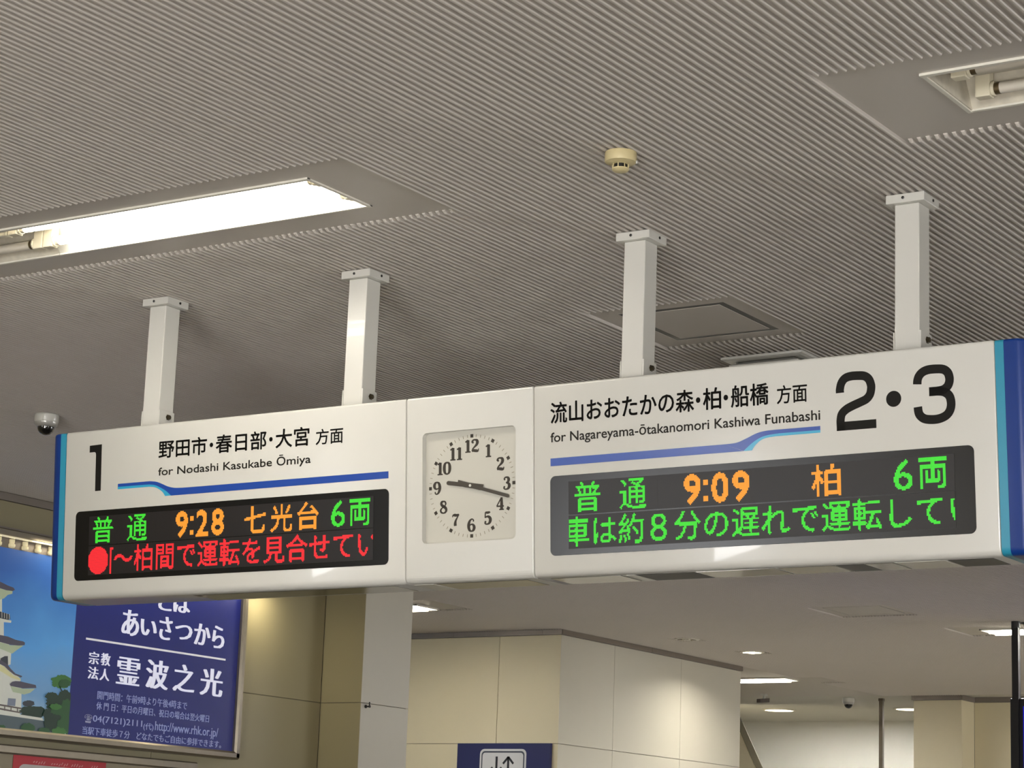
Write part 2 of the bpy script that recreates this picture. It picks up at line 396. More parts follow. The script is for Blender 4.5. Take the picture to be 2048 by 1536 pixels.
# shallow white air outlet
r = empty('air_outlet', (-4.085, 8.17, CEIL-RH), label='shallow white square air outlet just above the right sign panel', cat='vent')
def ringz(h, z): return [(-h, -h, z), (h, -h, z), (h, h, z), (-h, h, z)]
MB().rings([ringz(.18, 0), ringz(.18, -.010), ringz(.165, -.014), ringz(.14, -.014), ringz(.14, -.004)]).build('flange', WHITE, r)
MB().rings([ringz(.10, -.004), ringz(.155, -.030), ringz(.155, -.036), ringz(.10, -.036)]).build('deflector_plate', WHITE, r)

# smoke detector
IV = mat('ivory_plastic', (205, 190, 145), .45)
sd = on_z(1232, 292, CEIL-RH)
r = empty('smoke_detector', (-3.285, 5.515, CEIL-RH), label='round ivory smoke detector on the ribbed ceiling above the third post', cat='detector')
MB().lathe((0, 0, 0), [(.046, 0), (.047, -.006), (.047, -.026), (.045, -.030), (.030, -.034), (.026, -.036)], 40).build('base', IV, r, smooth=True)
MB().lathe((0, 0, 0), [(.019, -.034), (.019, -.050)], 24).build('sensing_chamber', BLACK, r)
MB().lathe((0, 0, 0), [(.0255, -.0485), (.0255, -.052), (.021, -.057), (.012, -.060)], 32).build('cap', IV, r, smooth=True)
for k in range(8):
    a = 2*PI*k/8+.25; c, s = math.cos(a), math.sin(a)
    MB().add([(c*.0245-s*w+c*d, s*.0245+c*w+s*d, z) for z in (-.035, -.0495) for w, d in ((-.0013, -.0015), (.0013, -.0015), (.0013, .0012), (-.0013, .0012))],
             [(0, 1, 2, 3), (7, 6, 5, 4), (0, 4, 5, 1), (1, 5, 6, 2), (2, 6, 7, 3), (3, 7, 4, 0)]).build('cage_bar', IV, r)
MB().lathe((.047, .012, -.028), [(.0025, 0), (.0025, -.008)], 10).build('indicator_lamp', WHITE, r)

# dome cameras
SMOKED = mat('smoked_dome', (12, 12, 13), .08, noise=0, coat=1)
def dome(loc, s, label, name='dome_camera'):
    r = empty(name, loc, label=label, cat='camera')
    MB().lathe((0, 0, 0), [(.054*s, 0), (.058*s, -.004*s), (.058*s, -.034*s), (.055*s, -.040*s)], 40).build('mount', WHITE, r, smooth=True)
    MB().lathe((0, 0, 0), [(.055*s, -.040*s), (.053*s, -.052*s), (.046*s, -.060*s), (.041*s, -.062*s)], 40).build('trim_ring', mat('silver_ring', (190, 188, 184), .3, .4), r, smooth=True)
    MB().lathe((0, 0, -.060*s), [(.041*s*math.cos(a), -.041*s*math.sin(a)) for a in [PI/2*i/9 for i in range(9)]]+[(.002*s, -.041*s)], 40).build('dome', SMOKED, r, smooth=True)
    return r
c = on_z(94, 829, CEIL-RH)
dome((c[0], c[1], CEIL-RH), 1.0, 'white dome camera with dark bubble left of the sign, on the ceiling')
c = on_z(1697, 1396, CEIL)
dome((c[0], c[1], CEIL), 1.15, 'small far dome camera left of the thin brown pole')
c = on_z(1528, 1388, CEIL-RH)
r = empty('ceiling_camera', (c[0], c[1], CEIL-RH), label='tiny bracket camera on the far ceiling above the round downlight', cat='camera')
MB().box(-.03, .03, -.03, .03, -.02, 0).box(-.01, .01, -.01, .01, -.06, -.02).build('bracket', WHITE, r)
MB().rings([[(x-.03, -.07, z-.08) for x, z in ((-.022, -.02), (.022, -.02), (.022, .02), (-.022, .02))], [(x+.02, .05, z-.065) for x, z in ((-.024, -.022), (.024, -.022), (.024, .022), (-.024, .022))]]).build('camera_body', mat('dark_camera', (70, 62, 55), .5), r)

# ------------------------------------------------------------------ the hanging sign
TH = math.atan(.069)
O = np.array([-6.05, 6.155, 1.5795+EYE])
DN = np.array([0, math.sin(TH), -math.cos(TH)])
OUT = np.array([0, -math.cos(TH), -math.sin(TH)])
SM = Matrix(((1, -DN[0], OUT[0], O[0]), (0, -DN[1], OUT[1], O[1]), (0, -DN[2], OUT[2], O[2]), (0, 0, 0, 1)))
sign = empty('hanging_sign', label='long white hanging train departure sign with clock and two dot-matrix displays', cat='sign')
sign.matrix_world = SM
# section of the case in world (y, z), symmetric about the posts, then in the sign's own axes
YC = 6.300
CBOT = 6.198
def case_section(r_top=.010, r_bot=.024):
    c = [(6.155, 3.1795), (2*YC-6.155, 3.1795), (2*YC-6.198, 2.5545), (6.198, 2.5545)]
    rad = [r_top, r_top, r_bot, r_bot]; out = []
    for i, (p, r) in enumerate(zip(c, rad)):
        p = np.array(p); a = np.array(c[i-1]); b = np.array(c[(i+1) % 4])
        da = (a-p)/np.linalg.norm(a-p); db = (b-p)/np.linalg.norm(b-p)
        p0, p1 = p+da*r, p+db*r
        for k in range(7):
            t = k/6; out.append((1-t)**2*p0+2*t*(1-t)*p+t*t*p1)
    return out
SEC = case_section()
CY, CZ = YC, 2.867
SI = SM.inverted()
def ring_at(u, inset=0., inz=None):
    """the section at u; inset shrinks it in y (and inz in z)"""
    inz = inset if inz is None else inz; pts = []
    for y, z in SEC:
        fy = (abs(y-CY)-inset)/max(abs(y-CY), 1e-6); fz = (abs(z-CZ)-inz)/max(abs(z-CZ), 1e-6)
        q = SI @ Vector((O[0]+u, CY+(y-CY)*fy, CZ+(z-CZ)*fz)); pts.append((q.x, q.y, q.z))
    return pts
def case(name, u0, u1, m, b=.005):
    mb = MB().rings([ring_at(u0, b), ring_at(u0+b*.3, b*.3), ring_at(u0+b, 0), ring_at(u1-b, 0), ring_at(u1-b*.3, b*.3), ring_at(u1, b)])
    return mb.build(name, m, sign, smooth=True)
U1, U2, U3 = 1.566, 2.076, 3.656
pL = case('display_panel', 0, U1-.001, WHITE)
pC = case('clock_panel', U1+.001, U2-.001, WHITE)
pR = case('display_panel', U2+.001, U3, WHITE)
BLUE = mat('blue_end_cap', (12, 52, 126), .30, noise=.02, spec=.4); LBLUE = mat('light_blue_stripe', (44, 142, 172), .3, noise=.02)
for s, ue in ((-1, 0), (1, U3)):
    ec = empty('end_cap'); ec.parent = sign
    a = ue+s*.0015
    MB().rings([ring_at(a, .001), ring_at(a+s*.0265, .0005)] if s > 0 else [ring_at(a+s*.0265, .0005), ring_at(a, .001)]).build('light_blue_band', LBLUE, ec, smooth=True)
    a += s*.027; R = .045; rs = [ring_at(a, .0005)]; b = a+s*(.010 if s < 0 else .030); rs.append(ring_at(b, .0005))
    for k in range(1, 9):
        t = PI/2*k/8; rs.append(ring_at(b+s*R*math.sin(t), .0005+R*(1-math.cos(t)), .0005+.010*(1-math.cos(t))))
    if s < 0: rs = rs[::-1]
    MB().rings(rs).build('blue_cap', BLUE, ec, smooth=True)
# underside: polished plates; the black and white ones are painted-in reflections
MIR = mat('polished_underplate', (120, 117, 112), .10, 1., noise=.0)
UNDER = [(.61, 1.50, 0), (1.58, 1.66, 1), (1.67, 2.03, 0), (2.12, 2.38, 0), (2.40, 2.43, 1), (2.435, 2.645, 2), (2.65, 2.92, 0), (2.93, 3.12, 0), (3.125, 3.215, 2), (3.22, 3.31, 0), (3.315, 3.47, 1), (3.48, 3.62, 2)]
for a, b, kd in UNDER:
    q = [SI @ Vector((O[0]+u, y, 2.5535)) for u in (a, b) for y in (6.232, 6.368)]
    p = [SI @ Vector((O[0]+u, y, 2.5565)) for u in (a, b) for y in (6.232, 6.368)]
    MB().rings([[q[0], q[1], q[3], q[2]], [p[0], p[1], p[3], p[2]]]).build('under_plate', (MIR, WHITE, BLACK)[kd], sign)

INK = mat('black_lettering', (18, 15, 10), .6, noise=0, spec=.25); GINK = mat('thin_dark_lettering', (50, 45, 35), .4, noise=0)
SBLUE = mat('swoosh_blue', (16, 66, 156), .3, noise=.02, coat=.3); SLB = mat('swoosh_light_blue', (46, 160, 200), .3, noise=.02, coat=.3)
def T(parent, name, items, m, **k):
    mb = MB()
    for s, u0, u1, v0, v1, off in items: put_text(mb, s, u0+off, u1-off, -v1+off, -v0-off, 0., fat=off, **k)
    return mb.build(name, m, parent)
B = .0012
T(pL, 'lettering', [('野田市', .4605, .6895, .064, .1300, B), ('・', .702, .7185, .089, .1055, .0005), ('春日部', .7305, .9625, .0635, .1300, B), ('・', .9745, .9905, .0885, .105, .0005),
                    ('大宮', 1.0035, 1.1535, .063, .1310, B), ('方面', 1.1815, 1.3005, .0765, .1320, .0007)], INK)
T(pL, 'lettering', [('for Nodashi Kasukabe Ōmiya', .4610, 1.1610, .1545, .2015, .0006)], GINK)
T(pR, 'lettering', [('流山おおたかの森', 2.1415, 2.6700, .061, .1315, B), ('・', 2.6765, 2.6925, .0885, .1065, .0005), ('柏', 2.7015, 2.7655, .062, .1310, B), ('・', 2.7735, 2.7895, .0885, .1065, .0005),
                    ('船橋', 2.7990, 2.9290, .062, .1315, B), ('方面', 2.9565, 3.0585, .0755, .1330, .0007)], INK)
T(pR, 'lettering', [('for Nagareyama-ōtakanomori Kashiwa Funabashi', 2.1415, 3.1005, .1585, .2015, .0006)], GINK)
# the platform numerals, drawn as they are on the sign
one = [(.1208, .0585), (.1805, .0570), (.1805, .2297), (.1530, .2297), (.1530, .0950), (.1515, .0870), (.1460, .0838), (.1208, .0838)]
MB().prism([(x, -y) for x, y in one][::-1], 0, .001).build('platform_number', INK, pL)
def num(parts, x0, y0): 
    mb = MB()
    for p in parts: ribbon(mb, [(x0+x, -(y0+y)) for x, y in p], .0265, n=10)
    return mb
g = .0133
two = [[(g, .061), (g, .050), (.0185, .0315), (.030, .0185), (.048, g), (.072, g), (.094, .0165), (.108, .0275), (.1145, .045), (.1145, .058), (.110, .074), (.098, .0865), (.078, .0945), (.052, .1035), (.032, .1125), (.018, .125), (g, .143), (g, .165), (g, .1755)]]
m2 = num(two, 3.1535, .0545); m2.box(3.1535, 3.2820, -.2300, -.2035, 0, .0008); m2.build('platform_number', INK, pR)
three = [[(g, .054), (.0145, .042), (.020, .029), (.032, .0185), (.050, g), (.075, g), (.096, .0165), (.109, .0265), (.114, .041), (.1135, .055), (.107, .068), (.094, .0765), (.074, .079), (.050, .079)],
         [(.050, .079), (.078, .0795), (.098, .084), (.112, .096), (.1170, .114), (.1155, .132), (.108, .1465), (.095, .156), (.075, .1615), (.052, .1615), (.032, .157), (.019, .146), (.0145, .134), (g, .121)]]
num(three, 3.4020, .0568).build('platform_number', INK, pR)
MB().lathe((3.3395, -.1475, 0), [(.0240, 0), (.0240, .001)], 32).build('platform_dot', INK, pR)
# swooshes
def curve(pts): return [tuple(p) for p in smooth_path(pts, 5)]
Lt = [(.2658, .2100)]+curve([(.423, .2096), (.4549, .2142), (.4833, .224), (.5081, .2340), (.5397, .2410), (.578, .2430)])+[(1.4940, .2430)]
Ld = [(.2658, .2210)]+curve([(.4199, .2215), (.4482, .2262), (.4731, .2362), (.498, .2489), (.5250, .2680)])
Ll = [(.2658, .2300)]+curve([(.4201, .2300), (.4449, .2331), (.4663, .2416), (.4842, .2534), (.4969, .2684)])
def poly(pts, m, name, par, w=.001): MB().prism([(x, -y) for x, y in pts], w-.0006, w).build(name, m, par)
def strip(top, bot, m, name, par, w=.001):
    """surface between two polylines, resampled"""
    def rs(L, n=60):
        P = np.array(L); d = np.r_[0, np.cumsum(np.hypot(*np.diff(P, axis=0).T))]; t = np.linspace(0, d[-1], n)
        return np.c_[np.interp(t, d, P[:, 0]), np.interp(t, d, P[:, 1])]
    a, b = rs(top), rs(bot); n = len(a)
    MB().add([(x, -y, w) for x, y in a]+[(x, -y, w) for x, y in b], [(i, n+i, n+i+1, i+1) for i in range(n-1)]).build(name, m, par)
strip(Lt[:-1], Ld, SBLUE, 'swoosh_blue', pL); poly([(.5780, .2430), (1.4940, .2430), (1.4940, .2668), (.5250, .2684), (.5240, .2684)][::-1], SBLUE, 'swoosh_bar', pL)
strip(Ld, Ll, SLB, 'swoosh_light_blue', pL)
Rt = curve([(2.7722, .2430), (2.8154, .2410), (2.8483, .2307), (2.8862, .2165), (2.9163, .2115), (2.9486, .2105)])+[(3.0998, .2105)]
Rd = curve([(2.8401, .2681), (2.8681, .2468), (2.8959, .2319), (2.9235, .2252), (2.9607, .2225)])+[(3.0998, .2225)]
Rl = curve([(2.8689, .2684), (2.8805, .2534), (2.8983, .240), (2.9183, .2335), (2.9482, .2308)])+[(3.0998, .2305)]
strip(Rt, Rd, SBLUE, 'swoosh_blue', pR); poly([(2.1415, .2440), (2.7722, .2430), (2.8401, .2684), (2.1415, .2690)][::-1], SBLUE, 'swoosh_bar', pR)
strip(Rd, Rl, SLB, 'swoosh_light_blue', pR)

# dot-matrix displays
SCR = mat('display_glass_black', (9, 8, 8), .25, noise=0, spec=.4)
MTX = mat('unlit_led_field', (22, 17, 17), .40, noise=.04, scale=60, spec=.5)
LG = mat('green_led', (20, 60, 20), .5, emit=(62, 230, 48), es=1., noise=0)
LO = mat('orange_led', (60, 40, 10), .5, emit=(255, 158, 44), es=1.1, noise=0)
LOH = mat('orange_led_edge', (60, 20, 10), .5, emit=(228, 96, 22), es=.9, noise=0)
LR = mat('red_led', (60, 10, 10), .5, emit=(255, 38, 48), es=1., noise=0)
DP = .0041875                                   # dot pitch: 24 dots = one character cell
def raster(s, wd, hd, off=0., em=False, thr=.42):
    """sample the glyph(s) on a grid wd x hd dots; returns a boolean array [row from top, col]"""
    V, Tt = glyph(s, off)
    if em: P = np.c_[V[:, 0]*wd, (V[:, 1]+.143)*hd]
    else:
        a, b = V.min(0), V.max(0); P = (V-a)/(b-a)*np.array([wd, hd])
    S = 4; nx, ny = int(math.ceil(wd))*S, int(math.ceil(hd))*S
    gx, gy = np.meshgrid((np.arange(nx)+.5)/S, (np.arange(ny)+.5)/S); hit = np.zeros(gx.shape, bool)
    for t in Tt:
        (ax, ay), (bx_, by), (cx, cy) = P[t]; 
        d = (bx_-ax)*(cy-ay)-(cx-ax)*(by-ay)
        if abs(d) < 1e-9: continue
        w0 = ((bx_-gx)*(cy-gy)-(cx-gx)*(by-gy))/d; w1 = ((cx-gx)*(ay-gy)-(ax-gx)*(cy-gy))/d; w2 = 1-w0-w1
        hit |= (w0 >= 0) & (w1 >= 0) & (w2 >= 0)
    cov = hit.reshape(ny//S, S, nx//S, S).mean((1, 3)); return (cov > thr)[::-1]
def dots(mb, A, u, v, clip=(-9, 9)):
    """place lit dots; u, v = top left corner of the array"""
    h = DP*.47
    for r_, c_ in zip(*np.nonzero(A)):
        x, y = u+(c_+.5)*DP, -(v+(r_+.5)*DP)
        if clip[0] < x < clip[1]: mb.add([(x-h, y-h, .0032), (x+h, y-h, .0032), (x+h, y+h, .0032), (x-h, y+h, .0032)], [(0, 1, 2, 3)])
R1, R2 = .3275, .4375                            # top of the two rows of dots
def display(par, w0, w1, a0, a1, top, bottom):
    MB().prism([(x, y) for x, y in rrect(w0, w1, -.5590, -.3020, .019)], 0, .0018).build('display_window', SCR, par, bevel=.0006, seg=1)
    for v in (R1-.004, R2-.004+.0):
        k = 0; n = 4; wd = (a1-a0)/n
        for k in range(n):
            MB().box(a0+k*wd+.0001, a0+(k+1)*wd-.0001, -(v+.1065), -v, .0018, .0028).build('led_module', MTX, par)
    for name, m, items in top+bottom:
        mb = MB()
        for s, u, v, wd, hd, off, em, thr in items:
            A = raster(s, wd, hd, off, em, thr) if isinstance(s, str) else s
            dots(mb, A, u, v, (a0, a1))
        o = mb.build(name, m, par); tag(o, kind='stuff')
def cells(s, u0, row, off=.0, thr=.40): return [(ch, u0+i*24*DP, row, 24, 24, off, True, thr) for i, ch in enumerate(s) if ch != ' ']
circ = np.fromfunction(lambda r_, c_: (r_-11.5)**2+(c_-11.)**2 < 11.9**2, (24, 23))
bar = np.zeros((24, 4), bool); bar[1:, 0:2] = True; bar[1:3, 1:4] = True
K = dict(off=.012)
display(pL, .0605, 1.4970, .1300, 1.4330,
    [('green_led_text', LG, [('普', .1505, R1, 23.5, 23, .004, False, .42), ('通', .3186, R1, 23, 23, .004, False, .42), ('6', 1.2535, R1+.002, 14.5, 22, .004, False, .5), ('両', 1.3325, R1+.0015, 21, 22, .012, False, .42)]),
     ('orange_led_text', LO, [('9', .5515, R1, 14, 23, .027, False, .5), (np.ones((4, 4), bool), .6195, R1+5*DP, 0, 0, 0, 0, 0), (np.ones((4, 4), bool), .6195, R1+17*DP, 0, 0, 0, 0, 0), ('2', .6465, R1, 14, 23, .027, False, .5), ('8', .7190, R1, 14, 23, .027, False, .5),
                               ('七', .8702, R1+.001, 23, 23, .01, False, .42), ('光', .9873, R1+.001, 23.5, 23, .01, False, .42), ('台', 1.1070, R1, 22.5, 23, .01, False, .42)])],
    [('red_led_text', LR, [(circ, .1315, R2, 0, 0, 0, 0, 0), (bar, .2370, R2+.001, 0, 0, 0, 0, 0), ('〜', .2570, R2+7.5*DP, 22, 7, .01, False, .42)]+cells('柏間で運転を見合せてい', .3525, R2, .009, .40))])
display(pR, 2.1400, 3.5850, 2.2100, 3.5240,
    [('green_led_text', LG, [('普', 2.2329, R1, 23, 23, .004, False, .42), ('通', 2.3997, R1, 23, 23, .004, False, .42), ('6', 3.3335, R1+.002, 14.5, 22, .004, False, .5), ('両', 3.4129, R1+.0015, 21, 22, .012, False, .42)]),
     ('orange_led_text', LO, [('9', 2.6305, R1, 14.5, 23, .027, False, .5), (np.ones((4, 4), bool), 2.6995, R1+5*DP, 0, 0, 0, 0, 0), (np.ones((4, 4), bool), 2.6995, R1+17*DP, 0, 0, 0, 0, 0), ('0', 2.7270, R1, 14.5, 23, .027, False, .5), ('9', 2.8000, R1, 14.5, 23, .027, False, .5), ('柏', 3.0680, R1, 23, 23, .01, False, .42)])],
    [('green_led_text', LG, cells('車は約 分の遅れで運転してい', 2.1905, R2, .006, .40)+[('8', 2.5105, R2+.004, 14, 20.5, -.004, False, .46)])])

# the clock, set back in its square opening
CU, CV, HALF, DEEP = 1.8205, .3105, .1862, .021
cutter = MB().prism(rrect(CU-HALF, CU+HALF, -CV-HALF, -CV+HALF, .017), -DEEP, .03).build('cutter', None); cutter.matrix_world = SM
bpy.context.view_layer.update(); cut(pC, cutter)
pC.data.polygons.foreach_set('use_smooth', [False]*len(pC.data.polygons))
DIAL = mat('clock_dial', (194, 191, 180), .5, noise=.01); CINK = mat('clock_print', (48, 40, 28), .5, noise=0); HAND = mat('clock_hand', (58, 50, 38), .4, noise=0)
DZ = -DEEP+.0008
dial = MB().prism(rrect(CU-HALF+.001, CU+HALF-.001, -CV-HALF+.001, -CV+HALF-.001, .012), -DEEP+.0001, DZ).build('dial', DIAL, pC)
mb = MB(); mt = MB()
for k in range(60):
    a = 2*PI*k/60; dx, dy = math.sin(a), math.cos(a); rr = .1665
    if k % 5 == 0:
        mb = MB(); ribbon(mb, [(CU+dx*(rr-.0058), -CV+dy*(rr-.0058)), (CU+dx*(rr+.0058), -CV+dy*(rr+.0058))], .0112, DZ, DZ+.0008, sm=False); mb.build('hour_mark', CINK, pC)
    else: ribbon(mt, [(CU+dx*(rr-.0050), -CV+dy*(rr-.0050)), (CU+dx*(rr+.0050), -CV+dy*(rr+.0050))], .0022, DZ, DZ+.0006, sm=False)
tag(mt.build('minute_marks', mat('faint_minute_print', (150, 142, 124), .5, noise=0), pC), kind='stuff')
# serifed figures drawn with thick and thin strokes, in a box one unit high
TK, TN = .175, .07
DIG = {
 '1': ([[(.08, .84, TN), (.18, .88, TN*1.2), (.30, .97, TN*1.4)], [(.29, .98, TK), (.29, .5, TK), (.29, .03, TK)], [(.08, .03, TN), (.3, .03, TN), (.5, .03, TN)]], [], .58),
 '2': ([[(.10, .74, .10), (.11, .86, .10), (.20, .95, .09), (.33, .965, .09), (.46, .90, .16), (.50, .75, TK), (.44, .58, .15), (.30, .42, .10), (.16, .27, .08), (.09, .10, .08)], [(.07, .09, .10), (.22, .12, .15), (.38, .09, .16), (.52, .08, .14), (.58, .15, .06), (.59, .25, .05)]], [(.15, .76, .095)], .66),
 '3': ([[(.12, .82, .08), (.20, .94, .08), (.32, .97, .09), (.44, .90, .15), (.47, .75, TK), (.41, .60, .13), (.27, .53, .06)], [(.27, .53, .06), (.42, .50, .12), (.51, .38, TK), (.51, .23, TK), (.43, .09, .13), (.30, .03, .08), (.16, .06, .08), (.08, .18, .08)]], [(.16, .80, .085), (.14, .21, .09)], .64),
 '4': ([[(.42, .98, .12), (.42, .5, TK), (.42, .03, TK)], [(.40, .97, TN), (.22, .62, TN), (.05, .30, TN)], [(.04, .29, .08), (.3, .29, .08), (.60, .29, .08)], [(.24, .03, TN), (.42, .03, TN), (.60, .03, TN)]], [], .66),
 '5': ([[(.13, .95, .10), (.30, .93, .13), (.45, .96, .10), (.49, 1.0, .05)], [(.13, .97, TN), (.12, .75, TN), (.11, .53, TN)], [(.11, .54, .06), (.24, .62, .09), (.39, .60, .14), (.50, .46, TK), (.50, .27, TK), (.42, .10, .13), (.28, .03, .08), (.14, .06, .08), (.08, .17, .08)]], [(.13, .21, .09)], .64),
 '6': ([[(.49, .84, .06), (.42, .95, .07), (.31, .97, .08), (.17, .83, .13), (.10, .58, TK), (.10, .33, TK), (.17, .11, .14), (.31, .03, .08), (.45, .10, .14), (.52, .29, TK), (.47, .48, .14), (.34, .57, .08), (.20, .50, .06), (.12, .36, .05)]], [(.46, .83, .07)], .66),
 '7': ([[(.06, .74, .05), (.09, .88, .07), (.22, .90, .15), (.38, .88, .14), (.56, .95, .07)], [(.56, .95, .06), (.42, .68, .08), (.31, .45, .12), (.27, .22, .17), (.28, .04, .17)]], [], .62),
 '8': ([[(.31, .97, .08), (.17, .91, .13), (.13, .77, .15), (.20, .63, .15), (.34, .53, .16), (.47, .42, .16), (.52, .25, .14), (.45, .09, .11), (.31, .03, .08), (.15, .08, .10), (.08, .23, .11), (.14, .38, .08), (.28, .50, .06), (.42, .62, .06), (.48, .76, .09), (.43, .91, .09), (.31, .97, .08)]], [], .64),
 '9': ([[(.15, .14, .07), (.21, .05, .07), (.31, .03, .08), (.44, .15, .13), (.52, .41, TK), (.52, .66, TK), (.45, .88, .14), (.31, .97, .08), (.17, .90, .14), (.10, .70, TK), (.15, .51, .14), (.28, .43, .08), (.42, .50, .06), (.50, .64, .05)]], [(.17, .16, .07)], .66),
 '0': ([[(.31, .97, .08), (.16, .87, .13), (.10, .65, TK), (.10, .35, TK), (.16, .13, .13), (.31, .03, .08), (.46, .13, .13), (.52, .35, TK), (.52, .65, TK), (.46, .87, .13), (.31, .97, .08)]], [], .64)}
for n in range(1, 13):
    a = 2*PI*n/12; s = str(n); H = .0420
    rr = {12: .133, 6: .131, 3: .138, 9: .139, 10: .130, 11: .128, 1: .130, 2: .131, 4: .131, 5: .128, 7: .128, 8: .130}[n]
    cx, cy = CU+rr*math.sin(a), -CV+rr*math.cos(a)
    wtot = sum(DIG[ch][2]-.06*(ch == '1') for ch in s)*H*1.22; xx = cx-wtot/2; mb = MB()
    for ch in s:
        st, balls, wd = DIG[ch]
        for p in st: ribbon(mb, [(xx+x*H*1.22, cy-H/2+y*H, w*H*1.5) for x, y, w in p], 1., DZ, DZ+.0007, n=5)
        for bx_, by, br in balls: mb.lathe((xx+bx_*H*1.22, cy-H/2+by*H, DZ), [(br*H*.9, 0), (br*H*.9, .0007)], 14)
        xx += (wd-.06*(ch == '1'))*H*1.22
    mb.build('numeral', CINK, pC)
def hand(name, deg, length, tail, w, wt, z):
    a = math.radians(deg); d = np.array([math.sin(a), math.cos(a)]); c = np.array([CU, -CV])
    mb = MB(); P = [(*(c-d*tail), wt), (*(c-d*.0), wt), (*(c+d*length*.25), wt*.9), (*(c+d*length*.3), w), (*(c+d*(length-w/2)), w), (*(c+d*(length-w*.15)), w*.75), (*(c+d*length), w*.3)]
    ribbon(mb, P, 1., z, z+.0012, sm=False); return mb.build(name, HAND, pC)
hand('hour_hand', 278.8, .0990, .050, .0140, .0175, DZ+.0045)
hand('minute_hand', 106.2, .1600, .052, .0112, .0150, DZ+.0085)
MB().lathe((CU, -CV, DZ+.0), [(.0045, 0), (.0045, .0115), (.0032, .0118)], 16).build('hand_hub', WHITE, pC)

# ------------------------------------------------------------------ the four posts
def post(x, label):
    """x = left edge of the ceiling cap"""
    top = CEIL-RH; cw, cdp, pw, pd = .126, .118, .082, .080
    r = empty('hanger_post', (x+cw/2, YC+.003, top), label=label, cat='post', group='white square posts carrying the sign')
    MB().box(-cw/2, cw/2, -cdp/2, cdp/2, -.028, 0).build('ceiling_cap', WHITE, r, bevel=.002)
    px, bot = pw/2-.002, 3.1798-top
    MB().box(-px-.002, px, -pd/2, pd/2, bot, -.028).build('tube', WHITE, r, bevel=.003)
    for s in (-1, 1):
        o = MB().box(*sorted((s*(px+(.002 if s < 0 else 0)), s*(px+.006))), -pd/2-.001, pd/2+.001, bot, bot+.080).build('side_bracket', WHITE, r, bevel=.001)
        for bz in (bot+.058, bot+.014):
            mb = MB().lathe((s*(px+.006), .006, bz), [(.0115, 0), (.0115, s*.002), (.009, s*.0025), (.009, s*.009), (.007, s*.010)], 6 if bz > bot+.03 else 14, 'x')
            mb.build('bolt', BOLT if bz > bot+.03 else BLACK, o)
    for p, ax in (((-.006, -cdp/2, -.013), 'y'), ((cw/2, .010, -.013), 'x')):
        s = -1 if ax == 'y' else 1
        MB().lathe(p, [(.0048, 0), (.0048, s*.002), (.002, s*.0035)], 10, ax).build('screw', BLACK, r)
    return r
for x, lab in ((-5.797, 'leftmost of the four white posts, over the numeral 1 panel'), (-4.859, 'second post from the left, with a bright glint, left of the clock'),
               (-3.730, 'third post from the left, in front of the ceiling hatch'), (-2.773, 'rightmost of the four white posts, over the numerals 2 and 3')):
    post(x, lab)

# ------------------------------------------------------------------ light box poster on the left wall
PX = -9.62                                       # plane of the print
def pt(px, py, X=PX): p = on_x(px, py, X); return p[1], p[2]
YZ = Matrix(((0, 0, 1, PX), (1, 0, 0, 0), (0, 1, 0, 0), (0, 0, 0, 1)))   # local x -> y, local y -> z, local z -> x
lb = empty('poster_light_box', label='large framed wall poster, castle picture beside white lettering on deep blue', cat='poster')
lb.matrix_world = YZ @ Matrix.Translation((10.3, 2.3, -.065))
BI = lb.matrix_world.inverted()
def lp(px, py, w=0.):                            # pixel on the print plane -> the box's own x, y
    y, z = pt(px, py); q = BI @ Vector((PX, y, z)); return q.x, q.y
def lq(y, z, w=0.): q = BI @ Vector((PX+w, y, z)); return q.x, q.y
yl = 8.3; yr, zb = pt(464, 1503); _, zt = pt(0, 1093); ybl = pt(143.3, 1340)[0]
W0 = .065
x0, y0 = lq(yl, zb); x1, y1 = lq(yr, zt); xm, _ = lq(ybl, 2.5)
pic = MB().add([(x0, y0, W0), (xm, y0, W0), (xm, y1, W0), (x0, y1, W0)], [(0, 1, 2, 3)])
sky = bpy.data.materials.new('printed_sky'); sky.use_nodes = True; nt = sky.node_tree; b = nt.nodes['Principled BSDF']; b.inputs['Roughness'].default_value = .35
tc = nt.nodes.new('ShaderNodeTexCoord'); sp = nt.nodes.new('ShaderNodeSeparateXYZ'); cr = nt.nodes.new('ShaderNodeValToRGB'); nz = nt.nodes.new('ShaderNodeTexNoise'); ad = nt.nodes.new('ShaderNodeMath'); ad.operation = 'MULTIPLY_ADD'
nz.inputs['Scale'].default_value = 3; ad.inputs[1].default_value = .25
nt.links.new(tc.outputs['Object'], nz.inputs['Vector']); nt.links.new(tc.outputs['Generated'], sp.inputs[0]); nt.links.new(nz.outputs['Fac'], ad.inputs[0]); nt.links.new(sp.outputs['Y'], ad.inputs[2]); nt.links.new(ad.outputs[0], cr.inputs[0])
el = cr.color_ramp.elements; el[0].position = .12; el[0].color = (*srgb((176, 204, 214)), 1); el[1].position = 1.05; el[1].color = (*srgb((42, 98, 180)), 1)
e = el.new(.35); e.color = (*srgb((112, 156, 198)), 1); e = el.new(.62); e.color = (*srgb((84, 156, 222)), 1)
nt.links.new(cr.outputs[0], b.inputs['Base Color']); nt.links.new(cr.outputs[0], b.inputs['Emission Color']); b.inputs['Emission Strength'].default_value = .22
pic = pic.build('picture_print', sky, lb)
def pr_mat(name, c, e=.18): return mat(name, c, .35, noise=.06, scale=25, emit=c, es=e)
NAVY = pr_mat('print_deep_blue', (8, 26, 116), .10)
bp = MB().add([(xm, y0, W0), (x1, y0, W0), (x1, y1, W0), (xm, y1, W0)], [(0, 1, 2, 3)]).build('blue_print', NAVY, lb)
S = 4.085
